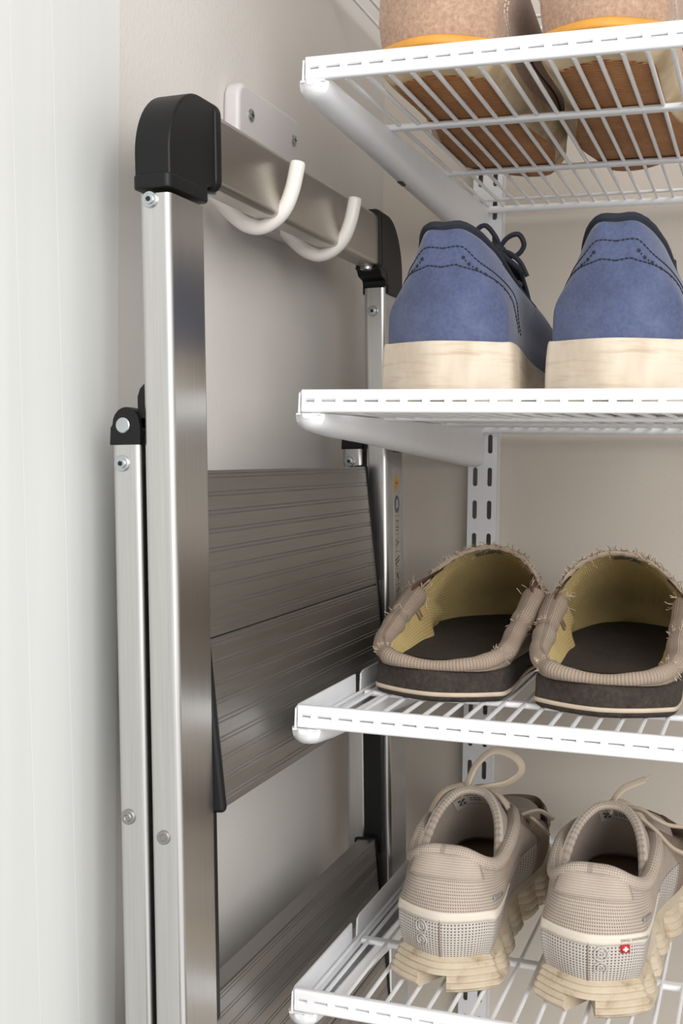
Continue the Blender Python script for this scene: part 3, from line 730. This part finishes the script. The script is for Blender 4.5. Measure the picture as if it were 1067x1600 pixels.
# ------------------------------------------------------------------ worn canvas slippers
def slipper(label, loc, yaw, mir, flagged):
    t = thing('canvas_slipper', label, 'slipper', loc, (0, 0, yaw), 'frayed canvas slippers')
    Ln = .282; O = outline(Ln, .0455, .0425, .046, .050, .056, .006)
    O[1] = (.80*.0455, .014); O[13] = (-.80*.0455, .014)
    f = (lambda r: mirrored(r)) if mir else (lambda r: r)
    R_ = f([inset(O, .0035, 0), inset(O, .0006, .0022), inset(O, 0, .0060), inset(O, .0004, .0120), inset(O, .0006, .0195), inset(O, .0030, .0215)])
    S, _o = closed_solid('sole', R_, 'foam', t)
    S.patch(0, 14, 1.55, 2.15, 112, 2, .0006, None, True).build('sole_stripe', 'stripe', t, solid=.0008)
    B = f([inset(O, .0045, .0225), inset(O, .0090, .0245), inset(O, .020, .0232), inset(O, .034, .0222)])
    SB_, _o = closed_solid('footbed', B, 'footbed', t)
    mx = -1 if mir else 1
    # rolled canvas collar, crushed flat round the heel
    RP = [(-.0465, .128, .055), (-.0475, .100, .047), (-.0455, .062, .0385), (-.0430, .029, .0310), (-.029, .0065, .0268), (0, .0025, .0240), (.029, .0065, .0268), (.0420, .029, .0310), (.0420, .062, .0375), (.0435, .100, .048), (.0440, .128, .058)]
    P = spline(RP, 8); n = len(P); ring = MB(); rad = []
    for i, p in enumerate(P):
        q = i/(n-1); r = .0031 + .0065*abs(2*q-1)**.85
        for c_ in (.16, .36, .68, .84):
            r -= .0012*math.exp(-((q-c_)/.012)**2); r += .0007*math.exp(-((q-c_-.03)/.02)**2)
        r += .00015*math.sin(i*1.3)
        if i < 3: r *= (.72, .9, .98)[i]
        if i > n-4: r *= (.98, .9, .72)[i-n+3]
        rad.append(r)
    ring.tube(P, rad, 16, flat=1.0, up=(0, 0, 1)); ring.uv = []
    for i in range(n):
        for k in range(16): ring.uv.append((i*.0036, k*.0039))
    ring.build('rolled_collar', 'canvas', t, ang=70)
    # side quarters below the roll: outside canvas and olive inside
    Q0 = [(x*1.02, y, .021) for x, y, z in RP]; Q1 = [(x*1.06, y, (z+.021)/2) for x, y, z in RP]; Q2 = [(x*1.03, y, z) for x, y, z in RP]
    Surf([Q0, Q1, Q2], False).full(4, 3).build('quarter', 'canvas', t, ang=70, solid=.001)
    RQ = [(-.0485, .185, .040), (-.0458, .155, .048)] + RP + [(.0455, .155, .048), (.0485, .185, .040)]
    I0 = [(x*.93, y+(.006 if abs(x) < .03 else 0), z+.003) for x, y, z in RQ]; I1 = [(x*.83, y+(.010 if abs(x) < .03 else 0), (z+.024)/2+.002) for x, y, z in RQ]; I2 = [(x*(.70 if y < .14 else .93), y+(.014 if abs(x) < .03 else .003), .0235) for x, y, z in RQ]
    Surf([I0, I1, I2], False).full(4, 3).build('quarter_lining', 'olive', t, ang=70)
    # vamp
    def arch(y, zpk, hw, z0, shift=0, lean=0, k=1.0):
        out = []
        for i in range(9):
            a = -1+2*i/8; s_ = math.cos(a*PI/2)
            out.append((hw*math.sin(a*PI/2)*(1-.04*s_)+shift*s_, y+lean*s_, z0+(zpk-z0)*(s_**k)))
        return out
    A = [arch(.124, .092, .0490, .050, .006, .030, 1.15), arch(.150, .0865, .0505, .022, .005, .024), arch(.185, .076, .0525, .020, .004, .016), arch(.220, .061, .0480, .020, .004, .012), arch(.252, .045, .034, .020, .005, .008), arch(.272, .028, .014, .020, .006, .002), arch(.2805, .0215, .010, .0195, .006, .001)]
    A = [[(mx*p[0], p[1], p[2]) for p in r] for r in A]
    SV = Surf(A, False)
    SV.full(5, 6).build('vamp', 'canvas', t, ang=80)
    IN = [[(p[0]*.955, p[1]+.0004, p[2]-.0022) for p in r] for r in A]
    SI = Surf(IN, False); SI.full(5, 6).build('vamp_lining', 'olive', t, ang=80)
    # frayed folded edge of the vamp
    E_ = [Vector(p) for p in spline(A[0], 6)]
    e = MB(); e.tube([p+V(0, -.0004, -.0008) for p in E_], [.0019+.0004*math.sin(i*2.1) for i in range(len(E_))], 6); e.build('frayed_hem', 'canvas', t)
    th = MB(); td = MB()
    for i in range(420):
        p = E_[random.randrange(len(E_))]
        strand(th if random.random() < .65 else td, p+V(random.uniform(-.001, .001), random.uniform(-.0015, .001), random.uniform(-.001, .001)), (p.x*4+random.uniform(-.6, .6), random.uniform(-1, .4), random.uniform(-.2, 1)), random.uniform(.002, .0048), .00022, .5)
    for c_ in (.0, .16, .36, .68, .84, 1.0):
        i = min(n-1, int(c_*(n-1))); p = P[i]; tn = (P[min(n-1, i+1)]-P[max(0, i-1)]).normalized(); a0 = tn.orthogonal().normalized(); b0 = tn.cross(a0)
        for k in range(34 if c_ in (0, 1.0) else 22):
            an = random.uniform(0, 2*PI); d = a0*math.cos(an)+b0*math.sin(an)
            strand(th, p+d*rad[i]*.99, d*.6+tn*random.uniform(-1, 1), random.uniform(.002, .005) if c_ not in (0, 1.0) else random.uniform(.004, .011), .00024, .6)
    for i in range(90):
        u = random.uniform(0, 8); v = random.uniform(.1, 1); p = SI.ev(u, v)
        strand(th, p+V(0, 0, -.0004), (random.uniform(-1, 1), -1, random.uniform(-.3, .3)), .003, .00014, .5)
    stuff(th.build('frayed_threads', 'thread', t)); stuff(td.build('dark_frayed_threads', 'thread_dark', t))
    # elastic gussets
    for e0, e1, e2 in ((A[0][0], A[0][1], A[0][2]), (A[0][8], A[0][7], A[0][6])):
        sx = 1 if e0[0] > 0 else -1
        MB().add([(sx*.0470, .110, .057), (e0[0]+sx*.0010, e0[1]+.006, e0[2]-.004), (e0[0]+sx*.0008, e0[1], e0[2]+.006), (e1[0]+sx*.0005, e1[1], e1[2]),
                  (e2[0]+sx*.001, e2[1]-.001, e2[2]-.004), (sx*.0440, .116, .0650)], [(0, 1, 2), (0, 2, 3, 5), (5, 3, 4)]).build('gusset', 'gusset', t, solid=.0012)
    # woven label and bar tacks inside
    u0 = 3.2
    SI.patch(u0, u0+1.1, .38, .85, 8, 3, -.0007*mx).build('woven_label', 'woven_label', t)
    for sx in (-1, 1):
        m = MB()
        for k in range(2):
            c = Vector((sx*(.0395+.0004*k), .108+.006*k, .042+.0015*k)); m.tube([c+V(sx*.002, -.002, .004), c, c+V(-sx*.002, .001, -.004)], .0008, 5)
        m.build('bar_tack', 'thread_dark', t)
    return t
slipper('left worn canvas slipper with frayed edges, nearer the ladder', (.1385, -.3215, 1.2371), 0, False, True)
slipper('right worn canvas slipper with frayed edges, cut by the right edge of the photo', (.2485, -.3280, 1.2371), math.radians(1), True, False)

# ------------------------------------------------------------------ sneakers
def sneaker(label, loc, yaw, mir, right):
    t = thing('mesh_sneaker', label, 'sneaker', loc, (0, 0, yaw), 'beige mesh sneakers')
    Ln = .285; O = outline(Ln, .0375, .034, .038, .045, .050, .006)
    f = (lambda r: mirrored(r)) if mir else (lambda r: r)
    # ribbed cloud sole: dense outline, pods separated by notches, split at the heel
    Od = [Vector((p.x, p.y)) for p in spline([(x, y, 0) for x, y in O], 16, True)]
    nd = len(Od); loops = []
    lv = 19
    for j in range(lv):
        HS = .0225; z = HS*j/(lv-1); row = []
        for i, p in enumerate(Od):
            a = Od[i-1]; b_ = Od[(i+1) % nd]; tt = (b_-a).normalized(); nn = Vector((-tt.y, tt.x))
            q = z/HS
            d = .0040*(1-min(1, z/.003)) + .0060*ss(.1, 1.0, q) + .0055*ss(.82, 1.0, q) + (.0012 if j % 3 == 2 and j < lv-2 else 0)
            if p.y > .045:
                ph = (p.y-.045)/.034; fr = ph-math.floor(ph)
                d += .008*math.exp(-((fr-.5)/.17)**2)*(1-ss(.55, .9, q))
            else:
                if abs(p.x+.0045*(-1 if mir else 1)) < .0085 and p.y < .012 and z < .0105: d += .030
                d += .006*math.exp(-((p.y-.030)/.004)**2)*(1 if .006 < z < .017 else 0)
            lift = .007*ss(.21, .285, p.y)
            zz = z + lift + q*.006*ss(.03, .10, p.y)
            row.append((p.x+nn.x*d, p.y+nn.y*d, zz))
        loops.append(row)
    loops = f(loops)
    MB().loft(loops).build('sole', 'cream_foam', t, ang=32)
    z0 = lambda x, y: .0165+.006*ss(.03, .10, y)+.004*ss(.20, .28, y)
    U = [inset(O, .0105, z0), inset(O, .0066, lambda x, y: z0(x, y)+.012), inset(O, lambda x, y: .0052+.004*ss(.15, .26, y), lambda x, y: z0(x, y)+.027),
         sym([(0, .0085, .064), (.0225, .0175, .063), (.0325, .050, .060), (.0335, .110, .064), (.036, .175, .056), (.032, .230, .046), (.018, .258, .040), (0, .266, .038)]),
         sym([(0, .0170, .0835), (.0165, .0205, .0825), (.0300, .045, .0735), (.0325, .085, .0815), (.0265, .120, .0830), (.0185, .150, .0780), (.009, .170, .0715), (0, .175, .0700)])]
    U = f(U)
    S = Surf(U)
    m = S.patch(-3.6, 3.6, 2.06, 4, 60, 14); m.build('quarter', 'mesh', t, ang=80, solid=.0015)
    m = S.patch(-3.6, 3.6, 0, 2.06, 60, 12); m.build('heel_mesh', 'mesh_open', t, ang=80, solid=.0012)
    m = S.patch(3.6, 10.4, 0, 4, 56, 22); m.build('toe_box', 'mesh_dark', t, ang=80, solid=.0015)
    S.patch(-2.7, 2.7, 2.02, 2.34, 60, 3, .0008).build('heel_band', 'band', t, solid=.0012)
    so = 1
    # padded collar
    C = [S.ev(i/4, 4) for i in range(56)]
    ringp = []; rr = []
    for i, p in enumerate(C):
        u = i/4; hb = math.exp(-(min(u, 14-u)/1.0)**4)
        ringp.append(Vector((p.x*.93, p.y+.0055*hb, p.z-.0020))); rr.append(.0048+.0016*hb)
    cm = MB().tube(ringp, rr, 12, True, up=(0, 0, 1)); cm.uv = [(i*.0062, k*.003) for i in range(56) for k in range(12)]
    cm.build('padded_collar', 'knit', t, ang=80)
    # padded heel pillow
    S.patch(-1.15, 1.15, 3.30, 3.98, 24, 8, .0018*so).build('heel_pillow', 'knit', t, ang=80, solid=.0016*so)
    I0 = [(p[0]*.88, p[1]+.006*(1 if p[1] < .09 else -1), p[2]-.002) for p in U[4]]; I1 = [(p[0]*.80, p[1]*.95+.010, .055) for p in U[3]]; I2 = [(p[0]*.82, p[1]*.94+.009, .0370) for p in U[1]]
    Surf([I0, I1, I2]).full(6, 5).build('lining', 'lining', t, ang=80)
    im = MB(); ip = [(p[0]*.86, p[1]*.94+.008, .0385) for p in U[1]]
    Surf([ip, [(p[0]*.5, .13+(p[1]-.13)*.6, .0380) for p in ip], [(p[0]*.05, .13+(p[1]-.13)*.05, .0380) for p in ip]]).full(4, 2).build('insole', 'insole', t)
    # tall padded tongue curving round the instep
    def trow(w_, y, z, back, drop): return [(w_*math.sin(a*1.35)/math.sin(1.35), y-back*abs(a)**2.2, z-drop*abs(a)**2.4) for a in (-1, -.66, -.33, 0, .33, .66, 1)]
    TR = [trow(.0250, .165, .048, .020, .006), trow(.0285, .148, .066, .040, .016), trow(.0295, .128, .085, .056, .034), trow(.0288, .108, .0985, .058, .042), trow(.0275, .100, .1020, .055, .044)]
    T = Surf(TR, False)
    T.full(5, 5).build('tongue', 'lining', t, ang=80, solid=.0035 if T.nrm(3, 2.4).y < 0 else -.0035)
    edge = [T.ev(u/5, 4-abs(0)) for u in range(31)]
    ed = MB().tube([p+V(0, .0015, 0) for p in edge], .0030, 8); ed.uv = [(i*.003, k*.0024) for i in range(31) for k in range(8)]; ed.build('tongue_binding', 'knit', t)
    side = T.nrm(3, 2.8); sd = 1 if side.y < 0 else -1
    T.patch(1.75 if not right else 2.2, 4.3 if not right else 4.3, 1.95, 2.75, 14, 4, .0005*sd).build('size_label', 'label_grey', t)
    m = MB(); uc = 2.1 if not right else 2.55
    for du, dv in ((-.10, .13), (.12, .13), (-.10, -.13), (.12, -.13)): m.ring(T.pt(uc+du, 2.40+dv, .0009*sd), T.nrm(uc, 2.40), .0009, .00035, 10, 4)
    T.line([(uc-.08, 2.34), (uc+.1, 2.48)], .0004, .0009*sd, 2, m)
    for k in range(2):
        for j in range(3): T.line([(uc+.42+j*.22, 2.54-.16*k), (uc+.58+j*.22, 2.54-.16*k)], .00030, .0008*sd, 2, m)
    for k in range(2): T.line([(uc-.1, 2.16-.09*k), (uc+1.4, 2.12-.09*k)], .00012, .0007*sd, 6, m)
    m.build('label_print', 'ink', t)
    # laces
    for k in range(4):
        y = .120+.014*k; z = .0935-.0062*k
        q = MB().tube(spline([(-.026, y-.004, z-.020), (-.015, y+.006, z-.004), (0, y+.012, z+.0035), (.015, y+.010, z-.004), (.026, y+.004, z-.020)], 4), .0024, 6, flat=.5); q.build('lace', 'lace', t)
    m = MB()
    def tl(P, r=.0026):
        q = spline(P, 7); m.tube(q, r, 8, flat=.55)
    if not right:
        tl([(-.012, .112, .094), (-.006, .108, .104), (.000, .110, .118), (.012, .112, .1285), (.027, .112, .125), (.0315, .112, .116), (.022, .112, .107), (.008, .112, .1025), (.000, .113, .100)], .0030)
        tl([(-.031, .092, .074), (-.029, .098, .086), (-.022, .104, .098), (-.010, .110, .1025), (-.003, .112, .1005)])
        tl([(.030, .150, .070), (.036, .135, .076), (.041, .140, .070), (.044, .156, .060)], .0022)
        tl([(.026, .148, .074), (.038, .150, .078), (.047, .160, .070)], .0022)
    else:
        tl([(-.003, .112, .094), (.000, .110, .104), (.006, .110, .112), (.014, .110, .1165), (.020, .110, .1195)], .0026)
        tl([(.020, .110, .1195), (.025, .110, .1225)], .0013)
        tl([(.004, .120, .096), (.018, .112, .098), (.027, .108, .0945), (.036, .110, .0905), (.048, .112, .0895), (.060, .112, .086)])
        tl([(.018, .110, .093), (.028, .108, .086), (.040, .106, .076), (.056, .106, .072)])
    m.build('loose_lace', 'lace', t)
    # reflective tabs, centre seam, raised heel emblem
    for u0, u1 in ((1.40, 1.85), (-2.1, -1.75)):
        S.patch(u0, u1, 2.62, 2.72, 6, 1, .0011*so).build('reflective_tab', 'grey_reflect', t, solid=.0004*so)
    m = MB(); S.line([(.0, .2), (.0, 1.0), (.0, 2.1)], .0005, .0004*so, 8, m, .002); m.build('heel_seam', 'mesh_dark', t)
    m = MB(); ue = -.42 if not right else .26
    for r_ in (.0042, .0020): m.ring(S.pt(ue, 1.72, .0006*so), S.nrm(ue, 1.72), r_, .0005, 18, 5)
    cc = S.pt(ue, 1.10, .0006*so); nn = S.nrm(ue, 1.10); uu = (S.ev(ue+.1, 1.1)-S.ev(ue-.1, 1.1)).normalized(); vv = (S.ev(ue, 1.2)-S.ev(ue, 1.0)).normalized()
    m.tube([cc+uu*(.0038*math.cos(a*PI/10))+vv*(.0038*math.sin(a*PI/10)) for a in range(-3, 14)], .0005, 5)
    m.tube([cc+uu*(.0018*math.cos(a*PI/10))+vv*(.0018*math.sin(a*PI/10)) for a in range(-3, 14)], .0005, 5)
    m.build('heel_emblem', 'emblem', t)
    if right:
        vs, fs = text_points('SWISS ENGINEERING', .0031)
        # lettering runs along the off white band
        us = [.6+.01*i for i in range(190)]; cum = [0]
        for q0, q1 in zip(us, us[1:]): cum.append(cum[-1] + (S.ev(q1, 2.18)-S.ev(q0, 2.18)).length)
        def u_at(d):
            for i in range(len(cum)-1):
                if cum[i+1] >= d: return us[i] + .01*(d-cum[i])/max(1e-9, cum[i+1]-cum[i])
            return us[-1]
        xs = [p.x for p in vs]; wd = max(xs)-min(xs); mb = MB()
        mb.v = [tuple(S.pt(u_at(.0010 + (p.x-min(xs))/wd*.0215), 2.17 + p.y/S.lv, .0013)) for p in vs]; mb.f = fs
        mb.build('lettering', 'ink', t)
        g = S.patch(.62, .80, 1.75, 2.03, 3, 3, .0016*so).build('flag_tag', 'red', t, solid=.0008*so)
        mb = MB(); S.patch(.685, .735, 1.80, 1.98, 2, 2, .0019*so, mb); S.patch(.652, .768, 1.86, 1.92, 2, 1, .0019*so, mb); mb.build('white_cross', 'tag_white', g)
    return t
sneaker('left beige mesh sneaker with a standing lace loop, nearer the ladder', (.1570, -.3655, 1.0638), math.radians(1), False, False)
sneaker('right beige mesh sneaker with a small red flag tag on its heel', (.2485, -.3670, 1.0638), math.radians(-1), True, True)
